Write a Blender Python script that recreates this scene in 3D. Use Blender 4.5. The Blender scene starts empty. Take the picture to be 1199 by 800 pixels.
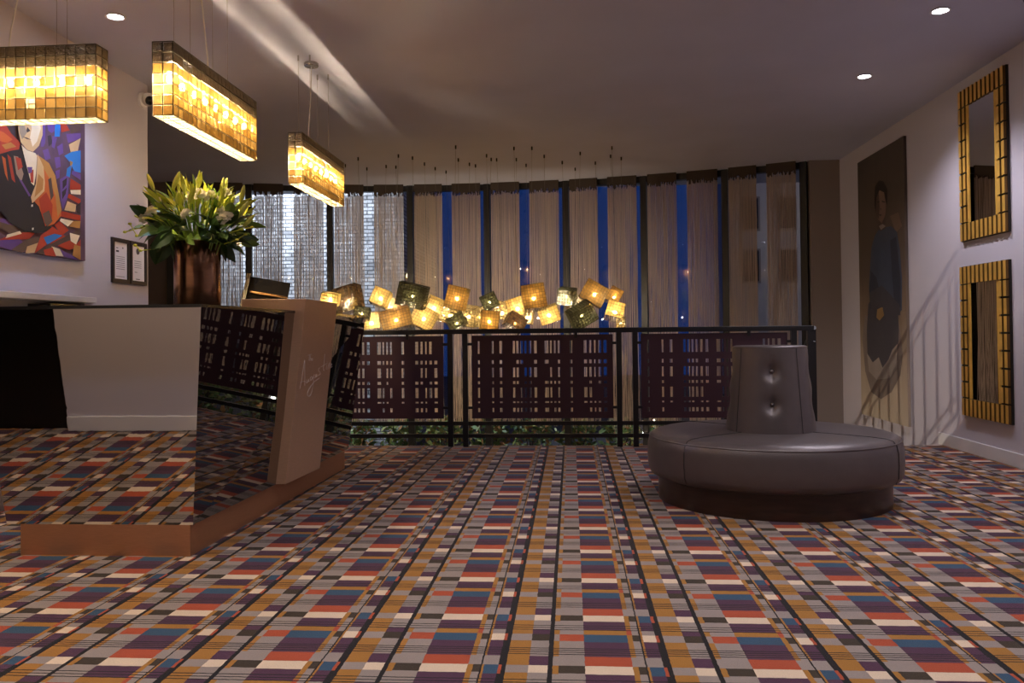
import bpy, bmesh, math, random
from mathutils import Vector, Matrix
random.seed(7)
C = bpy.context.scene.collection
SC = bpy.context.scene
PI = math.pi

# ------------------------------------------------------------------ camera
CAMZ, FPX, YAW, PITCH, ROLL, PX0, PY0 = 1.05, 978.034, .0706, .0147, -.0104, 599.5, 375.695
def cam_axes():
    cy, sy, cp, sp, cr, sr = math.cos(YAW), math.sin(YAW), math.cos(PITCH), math.sin(PITCH), math.cos(ROLL), math.sin(ROLL)
    fw = Vector((-sy*cp, cy*cp, sp)); rt = Vector((cy, sy, 0)); up = rt.cross(fw)
    return cr*rt+sr*up, -sr*rt+cr*up, fw
RT, UP, FW = cam_axes()
OC = Vector((0, 0, CAMZ))
cam_d = bpy.data.cameras.new('camera'); cam = bpy.data.objects.new('camera', cam_d); C.objects.link(cam)
m = Matrix((RT, UP, -FW)).transposed().to_4x4(); m.translation = OC
cam.matrix_world = m
cam_d.sensor_width = 36; cam_d.lens = FPX/1199*36; cam_d.shift_y = (PY0-400)/1199
cam_d.clip_start = .02; cam_d.clip_end = 200
SC.camera = cam
def ray(x, y): return FW*FPX + RT*(x-PX0) + UP*(PY0-y)
def atx(x, y, X): d = ray(x, y); return OC + d*(X/d.x)
def aty(x, y, Y): d = ray(x, y); return OC + d*(Y/d.y)
def atz(x, y, Z): d = ray(x, y); return OC + d*((Z-CAMZ)/d.z)

# ------------------------------------------------------------------ world, exposure, light levels
w = bpy.data.worlds.new('dusk_sky'); SC.world = w; w.use_nodes = True
bg = w.node_tree.nodes['Background']; bg.inputs[0].default_value = (.022, .075, .33, 1); bg.inputs[1].default_value = .31
vs = SC.view_settings; vs.view_transform = 'Standard'; vs.look = 'None'; vs.exposure = 0.0; vs.gamma = 1; vs.use_curve_mapping = False
SC.cycles.use_denoising = True
SC.cycles.sample_clamp_indirect = 6
SC.cycles.max_bounces = 10; SC.cycles.transparent_max_bounces = 24; SC.cycles.diffuse_bounces = 4
L_DOWN, L_PEND, L_CLUSTER, L_FLOOD, L_STREET, L_LOBBY = 62, 2100, 850, 800, 260, 1000
XR, XL, ZC, YE = 3.33, -3.51, 3.15, 7.79     # right wall, left wall, ceiling height, edge of the carpeted floor

# ------------------------------------------------------------------ materials
def new_mat(name):
    m = bpy.data.materials.new(name); m.use_nodes = True
    nt = m.node_tree
    return m, nt, nt.nodes['Principled BSDF'], nt.nodes['Material Output']
def srgb(r, g, b):
    f = lambda c: (c/255/12.92 if c/255 <= .04045 else ((c/255+.055)/1.055)**2.4)
    return (f(r), f(g), f(b), 1)
def P(name, col, rough=.6, metal=0, spec=.5, noise=0, nscale=20, bump=0, bscale=120, stretch=None, coat=0):
    m, nt, b, o = new_mat(name)
    b.inputs['Base Color'].default_value = col; b.inputs['Roughness'].default_value = rough
    b.inputs['Metallic'].default_value = metal; b.inputs['Specular IOR Level'].default_value = spec
    b.inputs['Coat Weight'].default_value = coat
    if noise or bump:
        tc = nt.nodes.new('ShaderNodeTexCoord'); mp = nt.nodes.new('ShaderNodeMapping')
        nt.links.new(tc.outputs['Object'], mp.inputs[0])
        if stretch: mp.inputs['Scale'].default_value = stretch
    if noise:
        n = nt.nodes.new('ShaderNodeTexNoise'); n.inputs['Scale'].default_value = nscale; n.inputs['Detail'].default_value = 5
        r = nt.nodes.new('ShaderNodeValToRGB')
        r.color_ramp.elements[0].position = .3; r.color_ramp.elements[1].position = .7
        r.color_ramp.elements[0].color = [c*(1-noise) for c in col[:3]]+[1]
        r.color_ramp.elements[1].color = [min(1, c*(1+noise)) for c in col[:3]]+[1]
        nt.links.new(mp.outputs[0], n.inputs[0]); nt.links.new(n.outputs[0], r.inputs[0]); nt.links.new(r.outputs[0], b.inputs['Base Color'])
    if bump:
        n2 = nt.nodes.new('ShaderNodeTexNoise'); n2.inputs['Scale'].default_value = bscale; n2.inputs['Detail'].default_value = 3
        bp = nt.nodes.new('ShaderNodeBump'); bp.inputs['Strength'].default_value = bump; bp.inputs['Distance'].default_value = .01
        nt.links.new(mp.outputs[0], n2.inputs[0]); nt.links.new(n2.outputs[0], bp.inputs['Height']); nt.links.new(bp.outputs[0], b.inputs['Normal'])
    return m
def EM(name, col, s):
    m, nt, b, o = new_mat(name); nt.nodes.remove(b)
    e = nt.nodes.new('ShaderNodeEmission'); e.inputs[0].default_value = col; e.inputs[1].default_value = s
    nt.links.new(e.outputs[0], o.inputs[0]); return m
def TILE(name, col, transp, transl, rough=.12):
    """thin tinted glass tile: part see-through, part light scattering, glossy surface"""
    m, nt, b, o = new_mat(name); nt.nodes.remove(b); N = nt.nodes.new; L = nt.links.new
    tr = N('ShaderNodeBsdfTransparent'); tr.inputs[0].default_value = col
    tl = N('ShaderNodeBsdfTranslucent'); tl.inputs[0].default_value = col
    df = N('ShaderNodeBsdfDiffuse'); df.inputs[0].default_value = [c*.35 for c in col[:3]]+[1]
    gl = N('ShaderNodeBsdfGlossy'); gl.inputs[0].default_value = (1, .95, .85, 1); gl.inputs['Roughness'].default_value = rough
    tc = N('ShaderNodeTexCoord'); ns = N('ShaderNodeTexNoise'); ns.inputs['Scale'].default_value = 60
    L(tc.outputs['Object'], ns.inputs[0])
    bp = N('ShaderNodeBump'); bp.inputs['Strength'].default_value = .6; bp.inputs['Distance'].default_value = .01
    L(ns.outputs[0], bp.inputs['Height']); L(bp.outputs[0], gl.inputs['Normal'])
    m1 = N('ShaderNodeMixShader'); m1.inputs[0].default_value = transl; L(df.outputs[0], m1.inputs[1]); L(tl.outputs[0], m1.inputs[2])
    m2 = N('ShaderNodeMixShader'); m2.inputs[0].default_value = transp; L(m1.outputs[0], m2.inputs[1]); L(tr.outputs[0], m2.inputs[2])
    m3 = N('ShaderNodeMixShader'); m3.inputs[0].default_value = .1; L(m2.outputs[0], m3.inputs[1]); L(gl.outputs[0], m3.inputs[2])
    L(m3.outputs[0], o.inputs[0]); return m
def GLASS(name, tint=(.93, .95, .97, 1), ior=1.5):
    m, nt, b, o = new_mat(name); nt.nodes.remove(b); N = nt.nodes.new; L = nt.links.new
    tr = N('ShaderNodeBsdfTransparent'); tr.inputs[0].default_value = tint
    gl = N('ShaderNodeBsdfGlossy'); gl.inputs['Roughness'].default_value = .01
    fr = N('ShaderNodeFresnel'); fr.inputs[0].default_value = ior
    mx = N('ShaderNodeMixShader'); L(fr.outputs[0], mx.inputs[0]); L(tr.outputs[0], mx.inputs[1]); L(gl.outputs[0], mx.inputs[2]); L(mx.outputs[0], o.inputs[0])
    return m
def MIRROR(name, col, rough=.02, wav=.0):
    m, nt, b, o = new_mat(name)
    b.inputs['Base Color'].default_value = col; b.inputs['Metallic'].default_value = 1; b.inputs['Roughness'].default_value = rough
    if wav:
        tc = nt.nodes.new('ShaderNodeTexCoord'); n = nt.nodes.new('ShaderNodeTexNoise'); n.inputs['Scale'].default_value = 18
        bp = nt.nodes.new('ShaderNodeBump'); bp.inputs['Strength'].default_value = wav; bp.inputs['Distance'].default_value = .002
        nt.links.new(tc.outputs['Object'], n.inputs[0]); nt.links.new(n.outputs[0], bp.inputs['Height']); nt.links.new(bp.outputs[0], b.inputs['Normal'])
    return m

def carpet_mat():
    m, nt, b, o = new_mat('carpet'); N = nt.nodes.new; L = nt.links.new
    OCH, GRY, PUR, BLU = srgb(152, 104, 44), srgb(140, 127, 122), srgb(74, 43, 65), srgb(46, 73, 98)
    RED, CRM, BRN, BLK = srgb(160, 70, 44), srgb(206, 184, 162), srgb(56, 45, 35), srgb(20, 16, 19)
    PUR2 = srgb(80, 48, 66)
    geo = N('ShaderNodeNewGeometry'); sp = N('ShaderNodeSeparateXYZ'); L(geo.outputs['Position'], sp.inputs[0])
    wob = N('ShaderNodeTexNoise'); wob.inputs['Scale'].default_value = 40; L(geo.outputs['Position'], wob.inputs[0])
    def M(op, a, bb=None, cc=None):
        n = N('ShaderNodeMath'); n.operation = op
        for i, v in enumerate((a, bb, cc)):
            if v is None: continue
            if isinstance(v, (int, float)): n.inputs[i].default_value = v
            else: L(v, n.inputs[i])
        return n.outputs[0]
    wx = M('MULTIPLY', M('SUBTRACT', wob.outputs[0], .5), .012)
    u = M('FRACT', M('ADD', M('ADD', M('DIVIDE', M('SUBTRACT', sp.outputs[0], .0314), .519), .21+10), wx))
    v = M('FRACT', M('ADD', M('ADD', M('DIVIDE', M('SUBTRACT', sp.outputs[1], 2.9256), -.4706), 30), wx))
    def ramp(stops):
        r = N('ShaderNodeValToRGB'); cr = r.color_ramp; cr.interpolation = 'CONSTANT'
        while len(cr.elements) > 1: cr.elements.remove(cr.elements[-1])
        cr.elements[0].position = 0; cr.elements[0].color = stops[0][1]
        for p, c in stops[1:]:
            e = cr.elements.new(p); e.color = c
        L(v, r.inputs[0]); return r.outputs[0]
    bands = [
        (0, [(0, BLK)]),
        (.014, [(0, GRY), (.13, OCH), (.42, GRY), (.58, OCH), (.72, GRY), (.9, OCH)]),
        (.05, [(0, RED), (.13, GRY), (.58, BRN), (.705, GRY)]),
        (.21, [(0, BLU), (.147, PUR), (.3, PUR2), (.42, RED), (.58, CRM), (.716, PUR), (.903, OCH)]),
        (.497, [(0, OCH), (.147, OCH), (.42, GRY), (.58, OCH), (.88, RED)]),
        (.53, [(0, BRN), (.12, GRY), (.58, BRN), (.705, GRY)]),
        (.575, [(0, BLK)]),
        (.585, [(0, OCH), (.42, GRY), (.58, OCH)]),
        (.598, [(0, CRM), (.13, PUR), (.42, GRY), (.58, BLU), (.73, PUR), (.9, GRY)]),
        (.683, [(0, RED), (.13, BLK), (.58, RED), (.73, BLK)]),
        (.704, [(0, BLK)]),
        (.731, [(0, GRY), (.13, OCH), (.58, GRY), (.705, OCH)]),
        (.867, [(0, BRN), (.13, GRY), (.42, PUR), (.58, CRM), (.705, GRY), (.9, PUR)]),
        (.984, [(0, BLK)])]
    col = None
    for e, st in bands:
        rc = ramp(st)
        if col is None: col = rc; continue
        mx = N('ShaderNodeMix'); mx.data_type = 'RGBA'
        L(M('GREATER_THAN', u, e), mx.inputs[0]); L(col, mx.inputs[6]); L(rc, mx.inputs[7]); col = mx.outputs[2]
    # fine black pinstripes across the width
    mask = None
    for c in (.275, .31, .345, .385, .815, .86, .905):
        k = M('LESS_THAN', M('ABSOLUTE', M('SUBTRACT', v, c)), .0065)
        mask = k if mask is None else M('MAXIMUM', mask, k)
    mx = N('ShaderNodeMix'); mx.data_type = 'RGBA'; L(M('MULTIPLY', mask, .95), mx.inputs[0]); L(col, mx.inputs[6]); mx.inputs[7].default_value = BLK; col = mx.outputs[2]
    # pile: fine grain and relief
    g = N('ShaderNodeTexNoise'); g.inputs['Scale'].default_value = 260; g.inputs['Detail'].default_value = 2; L(geo.outputs['Position'], g.inputs[0])
    g2 = N('ShaderNodeTexNoise'); g2.inputs['Scale'].default_value = 6; L(geo.outputs['Position'], g2.inputs[0])
    k = M('ADD', .66, M('ADD', M('MULTIPLY', g.outputs[0], .5), M('MULTIPLY', g2.outputs[0], .18)))
    sc = N('ShaderNodeVectorMath'); sc.operation = 'SCALE'; L(col, sc.inputs[0]); L(k, sc.inputs['Scale'])
    L(sc.outputs[0], b.inputs['Base Color']); b.inputs['Roughness'].default_value = .95; b.inputs['Specular IOR Level'].default_value = .1
    b.inputs['Sheen Weight'].default_value = .15
    bp = N('ShaderNodeBump'); bp.inputs['Strength'].default_value = .4; bp.inputs['Distance'].default_value = .004
    L(g.outputs[0], bp.inputs['Height']); L(bp.outputs[0], b.inputs['Normal'])
    return m
def brick_mat():
    m, nt, b, o = new_mat('painted_brick'); N = nt.nodes.new; L = nt.links.new
    tc = N('ShaderNodeTexCoord'); mp = N('ShaderNodeMapping'); mp.inputs['Rotation'].default_value = (PI/2, 0, 0)
    L(tc.outputs['Object'], mp.inputs[0])
    br = N('ShaderNodeTexBrick'); br.inputs['Scale'].default_value = 1; br.inputs['Brick Width'].default_value = .21; br.inputs['Row Height'].default_value = .066
    br.inputs['Mortar Size'].default_value = .009; br.inputs['Color1'].default_value = srgb(214, 214, 216); br.inputs['Color2'].default_value = srgb(172, 172, 176); br.inputs['Mortar'].default_value = srgb(96, 96, 100)
    L(mp.outputs[0], br.inputs[0])
    n = N('ShaderNodeTexNoise'); n.inputs['Scale'].default_value = 5; n.inputs['Detail'].default_value = 8; n.inputs['Roughness'].default_value = .7; L(mp.outputs[0], n.inputs[0])
    r = N('ShaderNodeValToRGB'); r.color_ramp.elements[0].position = .38; r.color_ramp.elements[1].position = .62
    r.color_ramp.elements[0].color = (.25, .24, .24, 1); r.color_ramp.elements[1].color = (1, 1, 1, 1); L(n.outputs[0], r.inputs[0])
    mx = N('ShaderNodeMix'); mx.data_type = 'RGBA'; mx.blend_type = 'MULTIPLY'; mx.inputs[0].default_value = .75
    L(br.outputs[0], mx.inputs[6]); L(r.outputs[0], mx.inputs[7]); L(mx.outputs[2], b.inputs['Base Color']); b.inputs['Roughness'].default_value = .8
    bp = N('ShaderNodeBump'); bp.inputs['Strength'].default_value = .6; bp.inputs['Distance'].default_value = .02; bp.invert = True
    L(br.outputs['Fac'], bp.inputs['Height']); L(bp.outputs[0], b.inputs['Normal']); return m
def portrait_ground():
    m, nt, b, o = new_mat('portrait_ground'); N = nt.nodes.new; L = nt.links.new
    geo = N('ShaderNodeNewGeometry'); sp = N('ShaderNodeSeparateXYZ'); L(geo.outputs['Position'], sp.inputs[0])
    mr = N('ShaderNodeMapRange'); mr.inputs[1].default_value = .05; mr.inputs[2].default_value = 2.97; L(sp.outputs[2], mr.inputs[0])
    mp = N('ShaderNodeMapping'); mp.inputs['Scale'].default_value = (1, 9, .5); L(geo.outputs['Position'], mp.inputs[0])
    n = N('ShaderNodeTexNoise'); n.inputs['Scale'].default_value = 1.6; n.inputs['Detail'].default_value = 5; L(mp.outputs[0], n.inputs[0])
    ad = N('ShaderNodeMath'); ad.operation = 'MULTIPLY_ADD'; ad.inputs[1].default_value = .16; ad.inputs[2].default_value = -.08; L(n.outputs[0], ad.inputs[0])
    a2 = N('ShaderNodeMath'); a2.operation = 'ADD'; L(mr.outputs[0], a2.inputs[0]); L(ad.outputs[0], a2.inputs[1])
    r = N('ShaderNodeValToRGB'); cr = r.color_ramp; cr.elements[0].position = .0; cr.elements[0].color = srgb(188, 172, 150)
    cr.elements[1].position = 1; cr.elements[1].color = srgb(74, 64, 60)
    for p, c in ((.18, srgb(170, 152, 132)), (.36, srgb(128, 108, 88)), (.55, srgb(96, 80, 68))):
        e = cr.elements.new(p); e.color = c
    L(a2.outputs[0], r.inputs[0]); L(r.outputs[0], b.inputs['Base Color']); b.inputs['Roughness'].default_value = .7; return m

M_ = {}
M_['carpet'] = carpet_mat()
M_['ceil'] = P('ceiling_paint', srgb(192, 192, 212), .9, noise=.03, nscale=2)
M_['wall'] = P('grey_wall_paint', srgb(196, 190, 200), .85, bump=.05, bscale=200)
M_['wall_d'] = P('taupe_wall_paint', srgb(140, 126, 118), .85)
M_['white'] = P('white_gloss_paint', srgb(222, 220, 222), .4)
M_['blackm'] = P('black_painted_steel', srgb(22, 21, 22), .4)
M_['gloss'] = MIRROR('black_mirror_glass', (.58, .545, .5, 1), .012, .03)
M_['gloss_dim'] = MIRROR('black_mirror_glass_dim', (.34, .32, .3, 1), .012, .03)  # same glass as the front, colour darkened to dim its reflections
M_['blackedge'] = P('black_edge', srgb(14, 13, 14), .25)
M_['copper'] = P('brushed_copper', srgb(214, 176, 146), .45, .45, noise=.06, nscale=30, stretch=(1, 1, 14))
M_['copperd'] = P('brushed_bronze', srgb(200, 148, 112), .38, .72, noise=.06, nscale=30, stretch=(1, 1, 14))
M_['engrave'] = P('silver_script', srgb(236, 226, 222), .5)
M_['leather'] = P('pewter_leather', srgb(100, 90, 90), .34, .35, .6, noise=.05, nscale=14, bump=.12, bscale=240)
M_['leather_s'] = P('leather_seam', srgb(54, 48, 48), .5)
M_['walnut'] = P('dark_walnut', srgb(52, 32, 24), .3, noise=.3, nscale=6, stretch=(1, 1, 8))
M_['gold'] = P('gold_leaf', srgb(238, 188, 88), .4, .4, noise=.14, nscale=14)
M_['gold_shade'] = P('gold_block_side_shaded', srgb(110, 78, 32), .5, .3)  # gold block sides coloured darker, for shadow lines between the blocks
M_['gold_b'] = P('gold_frame_shadow_gap', srgb(30, 22, 12), .7)
M_['mirror'] = MIRROR('mirror_silver', (.86, .86, .87, 1), .0)
M_['plum'] = P('plum_lacquered_metal', srgb(58, 32, 42), .45)
M_['string'] = None
M_['glass'] = GLASS('window_glass')
M_['wire'] = P('steel_wire', srgb(120, 112, 105), .4, .6)
M_['wirew'] = P('clear_flex', srgb(205, 198, 190), .4)
M_['cage'] = P('lamp_wire_grid', srgb(50, 42, 34), .4, .6)
M_['nickel'] = P('nickel', srgb(190, 185, 178), .25, .9)
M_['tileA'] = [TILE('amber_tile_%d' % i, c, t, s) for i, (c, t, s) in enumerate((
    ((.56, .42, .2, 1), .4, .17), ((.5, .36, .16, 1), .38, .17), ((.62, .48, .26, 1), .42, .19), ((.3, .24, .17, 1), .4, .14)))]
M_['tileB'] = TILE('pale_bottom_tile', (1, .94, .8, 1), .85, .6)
M_['tint'] = {n: [TILE('lamp_tile_%s_%d' % (n, i), tuple(min(1, v*k) for v in c)+(1,), t, sc) for i, k in enumerate((1, .82, 1.15))] for n, c, t, sc in (
    ('amber', (.64, .46, .2), .5, .32), ('gold', (.84, .68, .36), .55, .38), ('brown', (.3, .21, .12), .45, .4), ('green', (.25, .25, .16), .5, .36), ('pale', (.6, .5, .3), .55, .34))}
M_['bulb'] = EM('warm_bulb', (1, .79, .5, 1), L_PEND)
M_['bulb2'] = EM('warm_cluster_bulb', (1, .82, .56, 1), L_CLUSTER)
M_['led'] = EM('downlight_led', (.95, .93, 1, 1), 40)
def string_mat():
    m, nt, b, o = new_mat('beige_string'); nt.nodes.remove(b); N = nt.nodes.new; L = nt.links.new
    df = N('ShaderNodeBsdfDiffuse'); df.inputs[0].default_value = srgb(222, 206, 190)
    tl = N('ShaderNodeBsdfTranslucent'); tl.inputs[0].default_value = srgb(222, 204, 188)
    mx = N('ShaderNodeMixShader'); mx.inputs[0].default_value = .4; L(df.outputs[0], mx.inputs[1]); L(tl.outputs[0], mx.inputs[2]); L(mx.outputs[0], o.inputs[0]); return m
M_['string'] = string_mat()
M_['header'] = P('brown_curtain_heading', srgb(66, 54, 46), .9)

# ------------------------------------------------------------------ mesh helpers
class MB:
    def __init__(s): s.v = []; s.f = []; s.mi = []
    def poly(s, pts, mi=0):
        n = len(s.v); s.v += [tuple(p) for p in pts]; s.f.append(tuple(range(n, n+len(pts)))); s.mi.append(mi); return s
    def hexa(s, p, mi=0):            # 8 corners: 4 bottom ccw, 4 top ccw
        n = len(s.v); s.v += [tuple(q) for q in p]
        for f in ((3, 2, 1, 0), (4, 5, 6, 7), (0, 1, 5, 4), (1, 2, 6, 5), (2, 3, 7, 6), (3, 0, 4, 7)):
            s.f.append(tuple(n+i for i in f)); s.mi.append(mi)
        return s
    def box(s, x0, x1, y0, y1, z0, z1, mi=0):
        return s.hexa([(x0, y0, z0), (x1, y0, z0), (x1, y1, z0), (x0, y1, z0), (x0, y0, z1), (x1, y0, z1), (x1, y1, z1), (x0, y1, z1)], mi)
    def tube(s, pts, r, n=6, mi=0, cap=True, r2=None):
        pts = [Vector(p) for p in pts]; base = len(s.v); k = len(pts)
        for i, p in enumerate(pts):
            t = (pts[min(i+1, k-1)]-pts[max(i-1, 0)]).normalized()
            a = t.cross(Vector((0, 0, 1)) if abs(t.z) < .95 else Vector((1, 0, 0))).normalized(); b = t.cross(a)
            rr = r if r2 is None else r+(r2-r)*i/(k-1)
            for j in range(n):
                an = 2*PI*j/n; s.v.append(tuple(p+a*rr*math.cos(an)+b*rr*math.sin(an)))
        for i in range(k-1):
            for j in range(n):
                s.f.append((base+i*n+j, base+i*n+(j+1) % n, base+(i+1)*n+(j+1) % n, base+(i+1)*n+j)); s.mi.append(mi)
        if cap:
            s.f.append(tuple(base+j for j in reversed(range(n)))); s.mi.append(mi)
            s.f.append(tuple(base+(k-1)*n+j for j in range(n))); s.mi.append(mi)
        return s
    def lathe(s, prof, c=(0, 0, 0), n=32, mi=0, warp=None):
        base = len(s.v); k = len(prof)
        for r, z in prof:
            for j in range(n):
                a = 2*PI*j/n; rr = r if warp is None else warp(r, z, a)
                s.v.append((c[0]+rr*math.cos(a), c[1]+rr*math.sin(a), c[2]+z))
        for i in range(k-1):
            for j in range(n):
                s.f.append((base+i*n+j, base+i*n+(j+1) % n, base+(i+1)*n+(j+1) % n, base+(i+1)*n+j)); s.mi.append(mi)
        s.f.append(tuple(base+j for j in reversed(range(n)))); s.mi.append(mi)
        s.f.append(tuple(base+(k-1)*n+j for j in range(n))); s.mi.append(mi)
        return s
    def ball(s, c, rx, ry=None, rz=None, nu=10, nv=7, mi=0):
        ry = rx if ry is None else ry; rz = rx if rz is None else rz
        prof = [(max(1e-4, math.sin(PI*i/nv)), -math.cos(PI*i/nv)) for i in range(nv+1)]
        b0 = len(s.v); s.lathe(prof, (0, 0, 0), nu, mi)
        for i in range(b0, len(s.v)):
            x, y, z = s.v[i]; s.v[i] = (c[0]+x*rx, c[1]+y*ry, c[2]+z*rz)
        return s
    def xf(s, M, start=0):
        for i in range(start, len(s.v)): s.v[i] = tuple(M @ Vector(s.v[i]))
        return s
    def mesh(s, name, mats, smooth=False):
        me = bpy.data.meshes.new(name); me.from_pydata(s.v, [], s.f)
        for m in (mats if isinstance(mats, (list, tuple)) else [mats]): me.materials.append(m)
        me.polygons.foreach_set('material_index', s.mi)
        if smooth: me.polygons.foreach_set('use_smooth', [True]*len(s.f))
        me.update(); return me
    def build(s, name, mats, parent=None, smooth=False, loc=None):
        o = bpy.data.objects.new(name, s.mesh(name, mats, smooth)); C.objects.link(o)
        if smooth:
            me = o.data
            try: me.set_sharp_from_angle(angle=math.radians(42))
            except Exception: pass
        if parent is not None: o.parent = parent
        if loc: o.location = loc
        return o
def link(name, me, parent=None, loc=None, rot=None, scale=None, mat=None):
    o = bpy.data.objects.new(name, me); C.objects.link(o)
    if parent is not None: o.parent = parent
    if mat is not None: o.matrix_local = mat
    else:
        if loc is not None: o.location = loc
        if rot is not None: o.rotation_euler = rot
        if scale is not None: o.scale = scale
    return o
def tag(o, label, cat, group=None):
    o['label'] = label; o['category'] = cat
    if group: o['group'] = group
    return o
def thing(name, label, cat, loc=(0, 0, 0), group=None):
    o = bpy.data.objects.new(name, None); C.objects.link(o); o.location = loc; o.empty_display_size = .1
    return tag(o, label, cat, group)
def struct(o): o['kind'] = 'structure'; return o
def bevel(o, w=.004, seg=2):
    b = o.modifiers.new('bevel', 'BEVEL'); b.width = w; b.segments = seg; b.limit_method = 'ANGLE'; return o

# ================================================================== the room
struct(MB().box(-7, XR, -3, YE, -.25, 0).build('floor', [M_['carpet']]))
struct(MB().box(-7, XR+.15, -3.15, 12.1, ZC, ZC+.3).build('ceiling', [M_['ceil']]))
struct(MB().box(XR, XR+.15, -3, 12, -3, ZC).build('wall_right', [M_['wall']]))
struct(MB().box(XL-.15, XL, 4.0, 6.72, 0, ZC).build('wall_left', [M_['wall']]))
struct(MB().box(-7, XR, -3.15, -3, 0, ZC).build('wall_back', [M_['wall']]))
struct(MB().box(-7.15, -7, -3, 11.2, -3, ZC).build('wall_far_left', [M_['wall_d']]))
struct(MB().box(-3.56, -1.9, 1.9, 2.05, 0, ZC).build('wall_partition', [M_['wall']]))
struct(MB().box(-7, -5.46, 10.95, 11.2, -3, ZC).build('wall_pier_left', [M_['wall_d']]))
struct(MB().box(2.97, XR, 10.55, 10.8, -3, ZC).build('wall_pier_right', [M_['wall_d']]))
struct(MB().box(-7, XR, YE-.2, YE-.02, -3, -.25).build('wall_below_floor', [M_['wall_d']]))
struct(MB().box(-7, XR, YE-.2, 12, -3.2, -3).build('floor_lower', [P('lower_stone_floor', srgb(92, 84, 78), .4, noise=.1, nscale=4)]))
d = struct(MB().box(-5.0, -3.56, 1.95, 2.0, 0, ZC).build('door_1', [M_['blackedge']]))
MB().box(-3.72, -3.70, 2.0, 2.06, .95, 1.15).build('door_handle', [M_['nickel']], d)
def baseboard(name, x0, x1, y0, y1):
    o = MB().box(x0, x1, y0, y1, 0, .112); return struct(bevel(o.build(name, [M_['white']]), .006))
baseboard('baseboard_right', XR-.016, XR, -3, 7.86)
baseboard('baseboard_left', XL, XL+.016, 4.0, 6.72)
baseboard('baseboard_partition', -3.56, -1.9, 2.05, 2.066)
baseboard('baseboard_back', -7, XR-.016, -3, -2.984)

# ------------------------------------------------------------------ curved window wall
AC, AR = Vector((-1.6, 1.55)), 10.2
def arc_pt(px, R=AR):
    d = ray(px, 300); a = d.x**2+d.y**2; b = 2*(d.x*-AC.x+d.y*-AC.y); c = AC.x**2+AC.y**2-R*R
    t = (-b+math.sqrt(b*b-4*a*c))/2/a; return Vector((d.x*t, d.y*t))
def ang(p): return math.atan2(p.x-AC.x, p.y-AC.y)
MUL = [arc_pt(x) for x in (200, 291.8, 387, 481, 571, 663.5, 755, 850.6, 943)]
TH = [ang(p) for p in MUL]
def AP(th, R=AR): return Vector((AC.x+R*math.sin(th), AC.y+R*math.cos(th)))
def mullion(mb, th, w=.085, d=.16, z0=-1.0, z1=ZC):
    p = AP(th); t = Vector((math.cos(th), -math.sin(th))); n = Vector((math.sin(th), math.cos(th)))
    c = [p-t*w/2-n*d/2, p+t*w/2-n*d/2, p+t*w/2+n*d/2, p-t*w/2+n*d/2]
    mb.hexa([(q.x, q.y, z0) for q in c]+[(q.x, q.y, z1) for q in c])
for i in range(8):
    mb = MB(); mullion(mb, TH[i])
    for z0, z1 in ((-1.0, -.92), (3.07, ZC)):
        p0, p1 = AP(TH[i]), AP(TH[i+1]); n = Vector((math.sin((TH[i]+TH[i+1])/2), math.cos((TH[i]+TH[i+1])/2)))*.05
        c = [p0-n, p1-n, p1+n, p0+n]; mb.hexa([(q.x, q.y, z0) for q in c]+[(q.x, q.y, z1) for q in c])
    wo = struct(mb.build('window_%d' % (i+1), [M_['blackm']]))
    n = n*.08; c = [p0-n, p1-n, p1+n, p0+n]
    MB().hexa([(q.x, q.y, -.92) for q in c]+[(q.x, q.y, 3.07) for q in c]).build('pane', [M_['glass']], wo)
mb = MB(); mullion(mb, TH[8]); struct(mb.build('trim_1', [M_['blackm']]))
mb = MB()
for i in range(8):
    p0, p1 = AP(TH[i]), AP(TH[i+1]); n = (p0+p1)/2-AC; n = n.normalized()*.1; c = [p0-n, p1-n, p1+n, p0+n]
    mb.hexa([(q.x, q.y, -3) for q in c]+[(q.x, q.y, -1.0) for q in c])
struct(mb.build('wall_window_sill', [M_['wall_d']]))

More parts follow.
